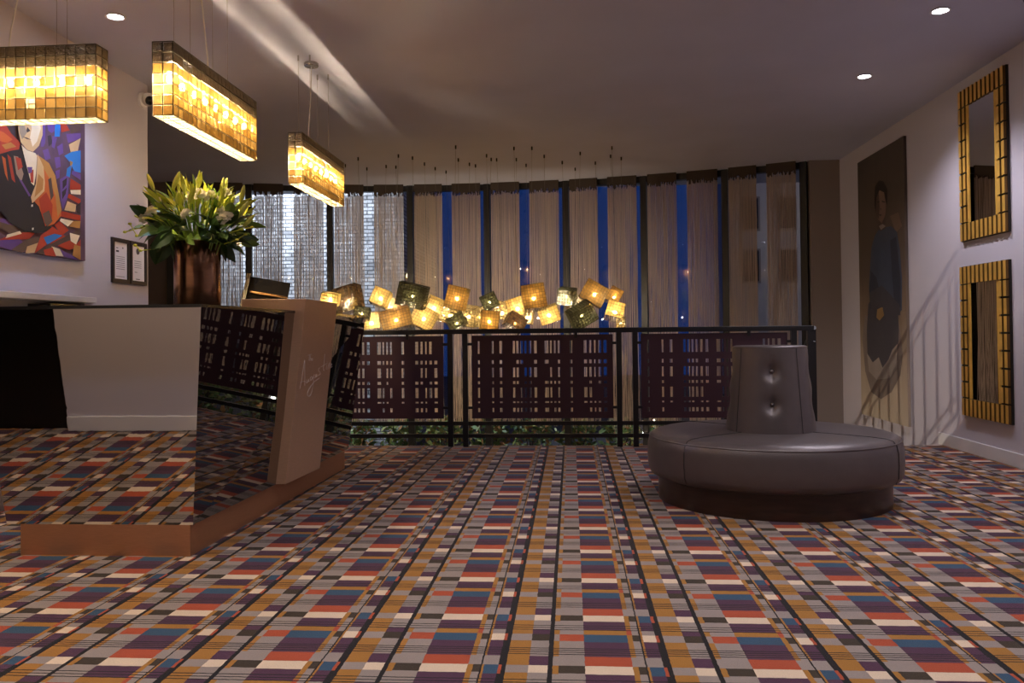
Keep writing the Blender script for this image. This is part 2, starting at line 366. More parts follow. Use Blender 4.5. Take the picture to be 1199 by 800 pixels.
# string curtains: two to a bay, hung just inside the glass
ORD = ['first', 'second', 'third', 'fourth', 'fifth', 'sixth', 'seventh', 'eighth', 'ninth', 'tenth', 'eleventh', 'twelfth', 'thirteenth', 'fourteenth', 'fifteenth', 'last']
rnd = random.Random(3); ci = 0
for i in range(8):
    for fa, fb in ((.07, .43), (.56, .93)):
        a0 = TH[i]+(TH[i+1]-TH[i])*fa; a1 = TH[i]+(TH[i+1]-TH[i])*fb; R = AR-.16
        c = AP((a0+a1)/2, R)
        root = thing('string_curtain', 'sheer beige string curtain with ragged brown heading, %s from the left along the window wall' % ORD[ci], 'curtain', (c.x, c.y, -.45), 'string curtains along the curved window'); ci += 1
        mb = MB(); ns = 96
        for k in range(ns):
            th = a0+(a1-a0)*(k+rnd.uniform(-.3, .3))/(ns-1); z = 3.02+rnd.uniform(-.05, .03); zb = rnd.uniform(-.24, -.1)
            pts = []
            for q, zz in enumerate((z, 1.9, .9, .35, zb)):
                g = 0 if q < 1 else .0005*q
                p = AP(th+rnd.uniform(-g, g), R+rnd.uniform(-.008, .008)); pts.append((p.x-c.x, p.y-c.y, zz))
            mb.tube(pts, .0024, 3, cap=False)
        st = mb.build('strands', [M_['string']], root); st['kind'] = 'stuff'
        mb = MB(); nh = 30
        for k in range(nh):
            t0 = a0+(a1-a0)*k/nh; t1 = a0+(a1-a0)*(k+1)/nh; zz = 3.02+rnd.uniform(-.045, .03)
            p0, p1 = AP(t0, R), AP(t1, R); n = (p0-AC).normalized()*.012
            q = [p0-n, p1-n, p1+n, p0+n]; mb.hexa([(r.x-c.x, r.y-c.y, zz) for r in q]+[(r.x-c.x, r.y-c.y, ZC) for r in q])
        mb.build('heading', [M_['header']], root)
        for ch in root.children: ch.location.z = .45

# ------------------------------------------------------------------ outside
struct(MB().box(-16, 14, 11.9, 40, -1.2, -1.0).build('ground', [P('dark_paving', srgb(50, 50, 52), .8)]))
o = MB().box(-12, -2.92, 14.5, 18, -1, 7).build('brick_building', [brick_mat()])
tag(o, 'white painted brick building wall seen through the left windows', 'building')
fl = thing('added_flood_light', 'added black floodlight, out of view, on a bracket washing the white brick wall', 'light', (-5.6, 12.9, 5.6))  # lamp added above the view to light the brick wall
MB().box(-.25, .25, -.08, .08, -.05, .09).build('housing', [M_['blackm']], fl)
MB().box(-.02, .02, -.02, 1.6, .02, .06).build('bracket', [M_['blackm']], fl)
ld = bpy.data.lights.new('flood', 'AREA'); ld.shape = 'RECTANGLE'; ld.size = .5; ld.size_y = .12; ld.energy = L_FLOOD; ld.color = (.82, .9, 1)
lo = bpy.data.objects.new('lamp_light', ld); C.objects.link(lo); lo.parent = fl; lo.location = (0, .05, -.07); lo.rotation_euler = (math.radians(28), 0, 0)
# stone building across the street
sb = thing('stone_building', 'pale stone building across the street seen through the last window', 'building', (6.5, 26, -1))
MB().box(-1.6, 4, 0, 3, 0, 7.2).build('wall', [P('pale_stone', srgb(196, 186, 178), .85, noise=.06, nscale=3)], sb)
for x in (-1.25, -.15, .95):
    for z in (3.5, 5.1):
        wf = MB().box(x, x+.55, -.05, 0, z, z+1.05).build('window', [M_['wall_d']], sb); MB().box(x+.06, x+.49, -.06, -.05, z+.06, z+.99).build('pane', [P('dark_pane', srgb(20, 22, 28), .1)], wf)
MB().box(-1.7, 4.1, -.1, 0, 6.9, 7.2).build('cornice', [M_['wall_d']], sb)
sl = thing('added_street_lamp', 'added street lamp hidden past the last window, in front of the stone building', 'lamp', (10.2, 22, -1))  # unseen lamp put in to brighten the stone building
MB().tube([(0, 0, 0), (0, 0, 7.5), (-.3, 0, 7.9), (-1.2, 0, 8)], .06, 8).build('pole', [M_['blackm']], sl, True)
MB().box(-1.7, -1.1, -.15, .15, 7.93, 8.05).build('lamp_head', [M_['blackm']], sl)
MB().box(-1.65, -1.2, -.12, .12, 7.92, 7.93).build('lens', [EM('added_street_lens', (1, .9, .8, 1), L_STREET)], sl)
# shrubs in the bed outside the glass
LEAFC = [P('shrub_leaf_%d' % i, c, .55) for i, c in enumerate((srgb(96, 124, 62), srgb(140, 146, 76), srgb(160, 110, 56), srgb(70, 98, 56)))]
rnd = random.Random(11)
for k in range(9):
    th = TH[2]+(TH[7]-TH[2])*(k+.5)/9; p = AP(th, AR+.55)
    root = thing('garden_shrub', 'low leafy shrub outside the glass behind the railing, %s from the left' % ORD[k], 'shrub', (p.x, p.y, -1), 'shrubs outside the window')
    mb = MB()
    for q in range(420):
        a = rnd.uniform(0, 2*PI); r = math.sqrt(rnd.random())*.3; zz = .05+rnd.random()**.7*.82*(1-.6*r)
        c = Vector((r*math.cos(a), r*math.sin(a), zz)); l = rnd.uniform(.04, .085)
        d1 = Vector((rnd.uniform(-1, 1), rnd.uniform(-1, 1), rnd.uniform(-.3, 1))).normalized(); d2 = d1.cross(Vector((rnd.uniform(-1, 1), rnd.uniform(-1, 1), rnd.uniform(-1, 1)))).normalized()
        mb.poly([c-d1*l, c+d2*l*.4, c+d1*l, c-d2*l*.4], rnd.choice((0, 0, 1, 1, 2, 3)))
    f = mb.build('foliage', LEAFC, root); f['kind'] = 'stuff'
    mb = MB()
    for q in range(6): mb.tube([(rnd.uniform(-.1, .1), 0, 0), (rnd.uniform(-.2, .2), rnd.uniform(-.2, .2), .6)], .008, 5)
    mb.build('stem', [M_['walnut']], root)

for k, (px, py) in enumerate(((757, 509), (934, 512))):
    c = aty(px, py, 11.95 if k else 11.6)
    gl = thing('garden_light', ('small white garden light glowing between the third and fourth railing posts', 'small garden light outside the glass near the right end of the railing')[k], 'light', (c.x, c.y, -1), 'garden lights outside the window')
    MB().tube([(0, 0, 0), (0, 0, c.z+1-.03)], .012, 8).build('spike', [M_['blackm']], gl)
    MB().box(-.05, .05, -.03, .03, c.z+1-.03, c.z+1+.03).build('lens', [EM('garden_lens', (1, .95, .9, 1), 14 if k else 30)], gl)
# ------------------------------------------------------------------ railing at the floor edge
YR = 7.72
rail = thing('railing', 'black steel railing with slotted plum panels along the carpet edge', 'railing', (0, YR, 0))
PT = [(-2.69, -2.55), (-1.126, -.986), (.434, .581), (2.006, 2.149)]
bevel(MB().box(-2.72, 2.18, -.03, .03, 1.045, 1.09).build('top_rail', [M_['blackm']], rail))
for z in (.215, .1): MB().box(-2.7, 2.16, -.012, .012, z-.018, z+.018).build('lower_rail', [M_['blackm']], rail)
for a, b in PT:
    for x in (a, b): MB().box(x-.024, x+.024, -.024, .024, 0, 1.045).build('post', [M_['blackm']], rail)
COLS = [(.044, .057), (.144, .157), (.2, .218), (.293, .31), (.32, .337), (.348, .365), (.376, .392), (.409, .425), (.445, .464), (.52, .547), (.558, .57), (.586, .598), (.613, .627), (.696, .715), (.796, .818), (.834, .85), (.868, .879), (.898, .917), (.934, .956)]
ROWS = [(.07, .22), (.30, .344), (.39, .505), (.553, .586), (.63, .75), (.796, .815), (.874, .922)]
def slotted(W, Hh, seed):
    r = random.Random(seed); xs = [0]; zs = [0]
    for a, b in COLS: xs += [a, b]
    xs.append(1)
    for a, b in ROWS: zs += [a, b]
    zs.append(1); mb = MB(); idx = {}
    def vid(i, j):
        if (i, j) not in idx: idx[i, j] = len(mb.v); mb.v.append((xs[i]*W, 0, Hh*(1-zs[j])))
        return idx[i, j]
    for i in range(len(xs)-1):
        for j in range(len(zs)-1):
            if i % 2 == 1 and j % 2 == 1 and r.random() < .84: continue
            mb.f.append((vid(i, j), vid(i, j+1), vid(i+1, j+1), vid(i+1, j))); mb.mi.append(0)
    return mb
for k, (x0, x1) in enumerate(((-2.49, -1.19), (-.925, .38), (.633, 1.95))):
    p = slotted(x1-x0, .77, 5+k).build('slotted_panel', [M_['plum']], rail, loc=(x0, 0, .26))
    s = p.modifiers.new('thick', 'SOLIDIFY'); s.thickness = .006; s.offset = 0
    for z in (.95, .36):
        for xx, xe in ((x0-.04, x0+.01), (x1-.01, x1+.045)): MB().box(xx, xe, -.01, .01, z-.012, z+.012).build('bracket', [M_['blackm']], rail)
    for xx in (x0+(x1-x0)*.74,): MB().box(xx-.014, xx+.014, -.012, .012, 1.0, 1.05).build('bracket', [M_['blackm']], rail)
# stairs down behind the sofa and their handrail
st = thing('staircase', 'carpeted stairs going down beside the right wall behind the sofa', 'stairs', (2.25, YE, 0))
for k in range(9):
    MB().box(0, XR-2.27, .28*k, .28*(k+1)+.02, -.19*(k+1)-.19, -.19*(k+1)).build('step', [M_['carpet']], st)
sr = thing('stair_railing', 'black stair handrail running down from the end of the railing', 'railing', (2.2, YE, 0))
def slope(z): return [(0, -.02, z), (0, 2.7, z-2.72*.665)]
for z, r in ((1.07, .024), (.95, .012), (.2, .012), (.1, .012)): MB().tube(slope(z), r, 8).build('rail', [M_['blackm']], sr)
for k in range(14):
    y = .1+k*.195; z = -y*.665; MB().box(-.008, .008, y-.018, y+.018, z+.12, z+1.05).build('baluster', [M_['blackm']], sr)
for y in (0, 2.6): MB().box(-.02, .02, y-.02, y+.02, -y*.665-.25, 1.07-y*.665).build('post', [M_['blackm']], sr)
# lamp down in the lower lobby (unseen; throws the stair-rail shadow, shades added to block its other light)
fl = thing('lobby_lamp', 'tall floor lamp with globe and light-blocking shades in the lower lobby below the railing', 'lamp', (-.6, 8.55, -3))
MB().lathe([(.16, 0), (.16, .02), (.02, .04)], n=20).build('base', [M_['nickel']], fl, True)
MB().tube([(0, 0, .03), (0, 0, 2.42)], .012, 8).build('pole', [M_['nickel']], fl, True)
MB().lathe([(.02, 2.545), (.06, 2.56), (.14, 2.575), (.135, 2.58), (.02, 2.57)], n=24).build('light_block_cap', [M_['nickel']], fl, True)  # cap added to keep the globe's light off the ceiling
mb = MB(); an = [math.radians(40+250*i/24) for i in range(25)]
for i in range(24):
    a, b = an[i], an[i+1]; q = [(.115*math.cos(a), .115*math.sin(a)), (.115*math.cos(b), .115*math.sin(b)), (.12*math.cos(b), .12*math.sin(b)), (.12*math.cos(a), .12*math.sin(a))]
    mb.hexa([(x, y, 2.3) for x, y in q]+[(x, y, 2.578) for x, y in q])
mb.build('light_block_side', [M_['nickel']], fl, True)  # screen added to hold the light back from the window curtains
MB().ball((0, 0, 2.48), .06, nu=14, nv=9).build('globe', [EM('lobby_globe', (1, .86, .7, 1), L_LOBBY)], fl, True)

# ================================================================== reception desk
desk = thing('reception_desk', 'black mirrored reception desk with leaning panels and copper plinth and lectern', 'desk', (0, 0, 0))
BL, BR0, BR1, BY0, BY1, BZ = -2.74, -1.81, -1.765, 3.88, 6.5, .15
TL, TR0, TR1, TY0, TY1, TZ = -2.85, -1.715, -1.645, 3.77, 6.6, 1.185
bevel(MB().box(-2.67, -1.825, 3.88, 6.46, 0, BZ).hexa([(-1.825, 3.88, 0), (-1.824, 3.88, 0), (-1.785, 6.46, 0), (-1.825, 6.46, 0), (-1.825, 3.88, BZ), (-1.824, 3.88, BZ), (-1.785, 6.46, BZ), (-1.825, 6.46, BZ)]).build('plinth', [M_['copperd']], desk), .003)
b4 = [Vector(p) for p in ((BL, BY0, BZ), (BR0, BY0, BZ), (BR1, BY1, BZ), (BL, BY1, BZ))]
t4 = [Vector(p) for p in ((TL, TY0, TZ), (TR0, TY0, TZ), (TR1, TY1, TZ), (TL, TY1, TZ))]
cen = (sum(b4, Vector())+sum(t4, Vector()))/8
def inset(q, d): return q+Vector((math.copysign(d, cen.x-q.x), math.copysign(d, cen.y-q.y), 0))
MB().hexa([inset(q, .02) for q in b4]+[inset(q, .02)-Vector((0, 0, .02)) for q in t4]).build('body', [M_['blackedge']], desk)
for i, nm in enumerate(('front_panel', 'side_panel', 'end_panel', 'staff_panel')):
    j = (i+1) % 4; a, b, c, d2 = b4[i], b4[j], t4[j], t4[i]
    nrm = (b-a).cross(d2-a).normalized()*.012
    MB().hexa([a, b, b-nrm, a-nrm, d2, c, c-nrm, d2-nrm]).build(nm, [M_['gloss'] if i == 0 else M_['gloss_dim']], desk)
e = .004
MB().hexa([(TL-e, TY0-e, TZ), (TR0+e, TY0-e, TZ), (TR1+e, TY1+e, TZ), (TL-e, TY1+e, TZ), (TL-e, TY0-e, 1.2), (TR0+e, TY0-e, 1.2), (TR1+e, TY1+e, 1.2), (TL-e, TY1+e, 1.2)]).build('desktop', [M_['blackedge']], desk)
lb = [Vector(p) for p in ((-2.0, 4.94, .15), (-1.733, 4.95, .15), (-1.70, 5.54, .15), (-2.0, 5.54, .15))]
lt = [Vector(p) for p in ((-2.02, 5.0, 1.275), (-1.613, 5.0, 1.272), (-1.585, 5.585, 1.265), (-2.02, 5.585, 1.268))]
lec = bevel(MB().hexa(lb+lt).build('lectern', [M_['copper']], desk), .003)
lec['label'] = 'brushed copper lectern block with silver script lettering'
# the hotel name in hand-lettered script on the copper face
def on_face(px, py):
    a, b, c = lb[1], lb[2], lt[1]; n = (b-a).cross(c-a).normalized()
    d = ray(px, py); t = (a-OC).dot(n)/d.dot(n); p = OC+d*t
    return p+n*(.0025 if n.x > 0 else -.0025)
Z = lambda pts: [on_face(330+x/11.43, 400+y/11.43) for x, y in pts]
strokes = [
    [(343, 184), (366, 178), (392, 171)], [(367, 180), (363, 218), (358, 256)],
    [(380, 186), (375, 222), (371, 258)], [(372, 240), (381, 226), (388, 232), (386, 256)], [(394, 243), (408, 236), (405, 226), (396, 234), (397, 254), (413, 252)],
    [(235, 632), (255, 540), (278, 390), (300, 250), (302, 380), (302, 590)], [(243, 548), (270, 536), (303, 536), (326, 544)],
    [(322, 508), (322, 548), (336, 552), (352, 505)], [(352, 505), (352, 535), (366, 528)],
    [(405, 478), (388, 470), (374, 500), (386, 520), (404, 492), (408, 470)], [(408, 470), (420, 535), (408, 610), (392, 680), (370, 726), (344, 726), (340, 690), (364, 630), (410, 560), (452, 522), (498, 488)],
    [(428, 440), (426, 480), (442, 484), (456, 436)], [(456, 436), (458, 474), (470, 468)],
    [(508, 352), (490, 362), (486, 392), (508, 412), (500, 448), (474, 456)],
    [(570, 170), (562, 260), (552, 350), (554, 386), (566, 380)], [(522, 338), (560, 318), (604, 286)],
    [(596, 316), (590, 366), (600, 368)], [(600, 270), (602, 264)],
    [(612, 372), (620, 310), (618, 340), (636, 284), (634, 356), (644, 350)], [(648, 330), (662, 312), (656, 296), (646, 318), (650, 346), (668, 334)]]
mb = MB()
def smooth_line(p, k=5):
    out = []
    for i in range(len(p)-1):
        p0, p1, p2, p3 = p[max(i-1, 0)], p[i], p[i+1], p[min(i+2, len(p)-1)]
        for j in range(k):
            t = j/k; out.append(.5*((2*p1)+(p2-p0)*t+(2*p0-5*p1+4*p2-p3)*t*t+(3*p1-p0-3*p2+p3)*t**3))
    return out+[p[-1]]
for s in strokes: mb.tube(smooth_line(Z(s)), .0017, 5)
t = mb.build('script_lettering', [M_['engrave']], lec); t['label'] = 'silver handwritten script reading The Augustine'

# vase with flowers
VX, VY, VZ = -2.113, 4.6, 1.2
vase = thing('flower_vase', 'tall copper cylinder vase standing on the reception desk', 'vase', (VX, VY, VZ))
prof = [(.122, 0), (.126, .006), (.126, .378), (.122, .384), (.116, .378), (.116, .05), (.001, .05)]
MB().lathe(prof, n=48).build('cylinder', [P('polished_copper', srgb(146, 108, 82), .2, 1, noise=.12, nscale=9, stretch=(1, 1, 6))], vase, True)
bq = thing('flower_arrangement', 'large bouquet of lily buds, white blooms and green leaves in the copper vase', 'flowers', (VX, VY, VZ+.36))
def leaf_mesh(name, l, wd, curl, mat):
    mb = MB(); n = 6; rows = []
    for i in range(n+1):
        t = i/n; ww = wd*math.sin(PI*min(1, t*.93+.05))**.8*(1-.25*t); y = l*t; z = -curl*l*t*t
        rows.append([(-ww, y, z+.25*ww), (0, y, z), (ww, y, z+.25*ww)])
    for i in range(n):
        for j in range(2): mb.poly([rows[i][j], rows[i][j+1], rows[i+1][j+1], rows[i+1][j]])
    me = mb.mesh(name, mat, True); return me
G = lambda n, c, r=.45: P(n, c, r, noise=.2, nscale=12)
g_dark, g_mid, g_lime = G('leaf_dark_green', srgb(52, 80, 36), .35), G('leaf_mid_green', srgb(116, 148, 58)), G('leaf_lime', srgb(200, 206, 76))
LM = {'d': leaf_mesh('broad_leaf', .17, .05, .35, g_dark), 'm': leaf_mesh('leaf', .15, .026, .25, g_mid), 'l': leaf_mesh('lime_leaf', .14, .018, .18, g_lime), 'm2': leaf_mesh('leaf', .12, .036, .3, g_mid)}
def aim(p, d, roll=0, s=1):
    y = Vector(d).normalized(); up = Vector((0, 0, 1)) if abs(y.z) < .97 else Vector((1, 0, 0)); x = y.cross(up).normalized(); z = x.cross(y)
    R = Matrix((x, y, z)).transposed().to_4x4(); return Matrix.Translation(p) @ R @ Matrix.Rotation(roll, 4, 'Y') @ Matrix.Scale(s, 4)
rnd = random.Random(21)
stems = MB()
for k in range(300):
    az = rnd.uniform(0, 2*PI); sn = rnd.uniform(-.42, 1.0); el = math.asin(sn)
    kind = rnd.choice(('d', 'd', 'd', 'm2')) if sn < .12 else rnd.choice(('m', 'm2', 'l', 'd')) if sn < .3 else rnd.choice(('l', 'l', 'l', 'l', 'm'))
    rr = rnd.uniform(.35, .86) if kind != 'd' else rnd.uniform(.3, .7)
    p = Vector((.36*rr*math.cos(el)*math.cos(az), .3*rr*math.cos(el)*math.sin(az), .09+.30*rr*sn))
    d = Vector((math.cos(el)*math.cos(az), math.cos(el)*math.sin(az), .35+sn*.9+rnd.uniform(-.3, .5))) + Vector((rnd.uniform(-.6, .6), rnd.uniform(-.6, .6), rnd.uniform(-.3, .5)))
    if sn < 0: d.z -= .5
    link('leaf', LM[kind], bq, mat=aim(p, d, rnd.uniform(-1.2, 1.2), rnd.uniform(.6, .92)))
    if k % 5 == 0: stems.tube([(p.x*.15, p.y*.15, -.3), (p.x*.4, p.y*.4, .02), tuple(p)], .004, 5)
mbud = MB().lathe([(.004, 0), (.012, .02), (.018, .06), (.0165, .1), (.008, .135), (.001, .145)], n=8).xf(Matrix.Rotation(-PI/2, 4, 'X')).mesh('lily_bud', [G('bud_green', srgb(200, 208, 108))], True)
buds = [(-.33, .14, .20, -1, .25), (-.235, .0, .27, -.6, 1.0), (-.20, -.1, .33, -.35, 1), (-.12, -.05, .34, .5, 1), (-.05, -.15, .24, .3, 1.0), (.005, -.16, .30, -.02, 1), (.02, -.05, .28, .1, 1), (.19, -.1, .30, .15, 1), (.255, 0, .26, .25, 1), (.27, -.08, .17, .6, .8), (.29, -.06, .12, .75, .7), (-.16, .1, .36, .2, 1), (.12, .08, .33, .3, 1)]
for x, y, z, dx, dz in buds:
    z -= .025
    link('lily_bud', mbud, bq, mat=aim(Vector((x, y, z)), (dx, -.15, dz), 0, rnd.uniform(.6, .8)))
    stems.tube([(x*.1, y*.1, -.25), (x*.55, y*.55, z*.35), (x, y, z)], .004, 5)
def bloom(seed):
    r = random.Random(seed); mb = MB()
    for q in range(46):
        a = r.uniform(0, 2*PI); e = r.uniform(-.2, 1.5); d = Vector((math.cos(e)*math.cos(a), math.cos(e)*math.sin(a), math.sin(e)))
        s = d.cross(Vector((r.uniform(-1, 1), r.uniform(-1, 1), 1))).normalized(); l = r.uniform(.024, .036)
        mb.poly([d*.004, d*l*.7+s*.011, d*l, d*l*.7-s*.011])
    return mb.mesh('white_bloom', [P('petal_white', srgb(246, 242, 228), .6)], False)
BLM = [bloom(i) for i in range(3)]
for x, y, z in ((-.24, -.12, .14), (-.18, -.17, .17), (-.20, -.08, .24), (.03, -.13, .26), (.05, -.09, .28), (.1, -.14, .25), (.125, -.10, .26), (.15, -.08, .24), (.17, 0, .29), (.21, -.15, .13), (.235, -.14, .15), (.05, -.24, .14), (.2, -.12, .17)):
    link('white_bloom', rnd.choice(BLM), bq, loc=(x, y, z), rot=(rnd.uniform(0, .6), rnd.uniform(-.4, .4), rnd.uniform(0, 6)), scale=(1.25,)*3)
    stems.tube([(x*.1, y*.1, -.25), (x*.6, y*.6, z*.4), (x, y, z)], .0035, 5)
stems.build('stems', [g_mid], bq)
for pts in ([(-.15, -.1, .08), (-.26, -.12, .10), (-.36, -.12, .075)], [(-.2, -.1, -.02), (-.27, -.12, -.03), (-.30, -.12, 0)], [(.22, -.1, .06), (.3, -.1, .08), (.36, -.1, .09)], [(.2, -.1, .0), (.28, -.12, .02), (.33, -.12, .05)], [(-.2, -.1, .1), (-.28, -.14, .05), (-.33, -.12, .12)]):
    mb = MB(); mb.tube([Vector(p) for p in pts], .003, 5)
    for q in (pts[1], pts[2]): mb.ball(q, .012, .012, .008, 6, 4)
    mb.build('trailing_sprig', [g_lime], bq)

# screen on the desk behind the lectern
mon = thing('desk_monitor', 'dark monitor tilted back on the desk behind the copper lectern', 'monitor', (-2.16, 5.78, 1.2))
MON = Matrix.Rotation(math.radians(16), 4, 'Z') @ Matrix.Translation((0, 0, .06)) @ Matrix.Rotation(math.radians(10), 4, 'Y') @ Matrix.Rotation(math.radians(-20), 4, 'X')
for nm, b, mt in (('screen_shell', (-.14, .14, -.012, .012, 0, .2), P('screen_back', srgb(30, 26, 22), .75, spec=.1)), ('bezel', (-.165, -.138, -.035, .02, -.05, .212), M_['blackedge']), ('vent_bar', (-.12, .14, -.03, -.012, .07, .085), P('bronze_bar', srgb(96, 70, 40), .3, .7))):
    o = MB().box(*b).xf(MON).build(nm, [mt], mon)
MB().box(-.03, .03, -.02, .03, .01, .09).build('stand', [M_['blackedge']], mon); MB().box(-.1, .1, -.06, .08, 0, .012).build('foot', [M_['blackedge']], mon)

# ================================================================== round sofa
SX, SY = 1.245, 5.37
sofa = thing('round_sofa', 'round pewter leather banquette with central tufted backrest on dark wood base', 'sofa', (SX, SY, 0))
MB().lathe([(.70, 0), (.70, .155)], n=96).build('wooden_base', [M_['walnut']], sofa, True)
R = .765
prof = [(.62, .15), (.72, .15), (.748, .165), (.762, .2), (.766, .27), (.764, .34), (.754, .385), (.735, .408), (.70, .418), (.6, .424), (.4, .427), (.2, .427)]
MB().lathe(prof, n=96).build('seat', [M_['leather']], sofa, True)
mb = MB(); mb.tube([(.752*math.cos(a), .752*math.sin(a), .392) for a in [2*PI*i/96 for i in range(97)]], .0045, 6, cap=False); mb.build('piping', [M_['leather']], sofa, True)
for a in (-142, -38, 52, 128):
    a = math.radians(a); ca, sa = math.cos(a), math.sin(a)
    MB().tube([(r*ca, r*sa, z) for r, z in ((.27, .4285), (.6, .4255), (.70, .4195), (.737, .409), (.7555, .385), (.7655, .34), (.7675, .27), (.7635, .2), (.749, .165))], .0026, 5).build('seam', [M_['leather_s']], sofa)
btn = []
for a in (-100, -10, 80, 170):
    for z in (.800, .600): btn.append((math.radians(a), z))
def warp(r, z, a):
    d = 0
    for ba, bz in btn:
        da = (a-ba+PI) % (2*PI)-PI; s2 = (da*.25/.034)**2+((z-bz)/.034)**2; d += .034*math.exp(-s2*.55)
        d += .008*math.exp(-((da*.25/.018)**2))*(1 if .47 < z < .9 else 0)*math.exp(-((z-bz)/.09)**2)
    return r-d if r > .19 else r
prof = []
for i in range(61):
    t = i/60; z = .42+.52*t; r = .273-.047*t; prof.append((r, z))
prof += [(.224, .947), (.217, .953), (.205, .955), (.19, .953), (.1, .954)]
MB().lathe(prof, n=160, warp=warp).build('backrest', [M_['leather']], sofa, True)
mb = MB(); mb.tube([(.224*math.cos(a), .224*math.sin(a), .945) for a in [2*PI*i/64 for i in range(65)]], .004, 6, cap=False); mb.build('piping', [M_['leather']], sofa, True)
bm_ = MB().ball((0, 0, 0), .012, .012, .012, 10, 6).mesh('button', [M_['leather']], True)
for a, z in btn:
    r = .273-.047*(z-.42)/.52-.034; link('button', bm_, sofa, loc=(r*math.cos(a), r*math.sin(a), z))
for a in (-60, 30, 120, 210):
    a = math.radians(a); MB().tube([((.2745-.047*t)*math.cos(a), (.2745-.047*t)*math.sin(a), .42+.52*t) for t in (0, .5, 1)], .0022, 5).build('seam', [M_['leather_s']], sofa)

# ================================================================== gold mirrors on the right wall
def gold_mirror(y0, y1, z0, z1, label):
    """y1 > y0; local frame: u along wall away from the viewer, v up, proud of the wall towards -x"""
    root = thing('gold_mirror', label, 'mirror', (XR, (y0+y1)/2, z0), 'gold block-framed mirrors on the right wall')
    W, H = y1-y0, z1-z0
    def add(nm, u0, u1, v0, v1, d0, dA, dB, mt, par=root):  # wedge: depth dA at u0 side, dB at u1 side
        mb = MB().hexa([(-d0, u0, v0), (-d0, u1, v0), (-dB, u1, v0), (-dA, u0, v0), (-d0, u0, v1), (-d0, u1, v1), (-dB, u1, v1), (-dA, u0, v1)])
        if nm == 'block': mb.mi[-6:] = [1, 1, 1, 1, 0, 1]; return mb.build(nm, [M_['gold'], M_['gold_shade']], par)
        return mb.build(nm, [mt], par)
    hw = -W/2
    add('backing', hw, hw+W, 0, H, 0, .02, .02, M_['gold_b'])
    add('mirror_glass', hw+.125, hw+W-.125, .145, H-.145, .02, .024, .024, M_['mirror'])
    n = 11; s = W/n
    for rowz in (0, H-.15):
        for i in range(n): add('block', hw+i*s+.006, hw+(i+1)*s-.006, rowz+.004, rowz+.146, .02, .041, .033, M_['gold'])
    rows = 7; hh = (H-.30)/rows
    for r in range(rows):
        for side in (0, 1):
            for q in range(2):
                u = hw+q*s if side == 0 else hw+W-(2-q)*s
                add('block', u+.006, u+s-.006, .15+r*hh+.009, .15+(r+1)*hh-.007, .02, .041, .033, M_['gold'])
    add('inner_slip', hw+2*s, hw+2*s+.03, .15, H-.15, .02, .03, .03, M_['gold']); add('inner_slip', hw+W-2*s-.03, hw+W-2*s, .15, H-.15, .02, .03, .03, M_['gold'])
gold_mirror(6.558, 7.325, 1.78, 3.05, 'upper gold block-framed wall mirror close under the ceiling')
gold_mirror(6.565, 7.35, .315, 1.57, 'lower gold block-framed wall mirror just above the baseboard')

# ------------------------------------------------------------------ paintings
def art(root, polys, X, side, mats, name):
    """flat paint areas: pixel outlines laid on the wall plane, one thin film above another"""
    mb = MB(); names = list(mats)
    for k, (c, pts) in enumerate(polys):
        x = X+side*(.0006+.00025*k); q = [atx(px, py, x) for px, py in pts]
        mb.poly([(p.x-root.location.x, p.y-root.location.y, p.z-root.location.z) for p in q], names.index(c))
    return mb.build(name, [mats[n] for n in names], root)
PM = lambda n, *c: P('paint_'+n, srgb(*c), .6, noise=.07, nscale=9)
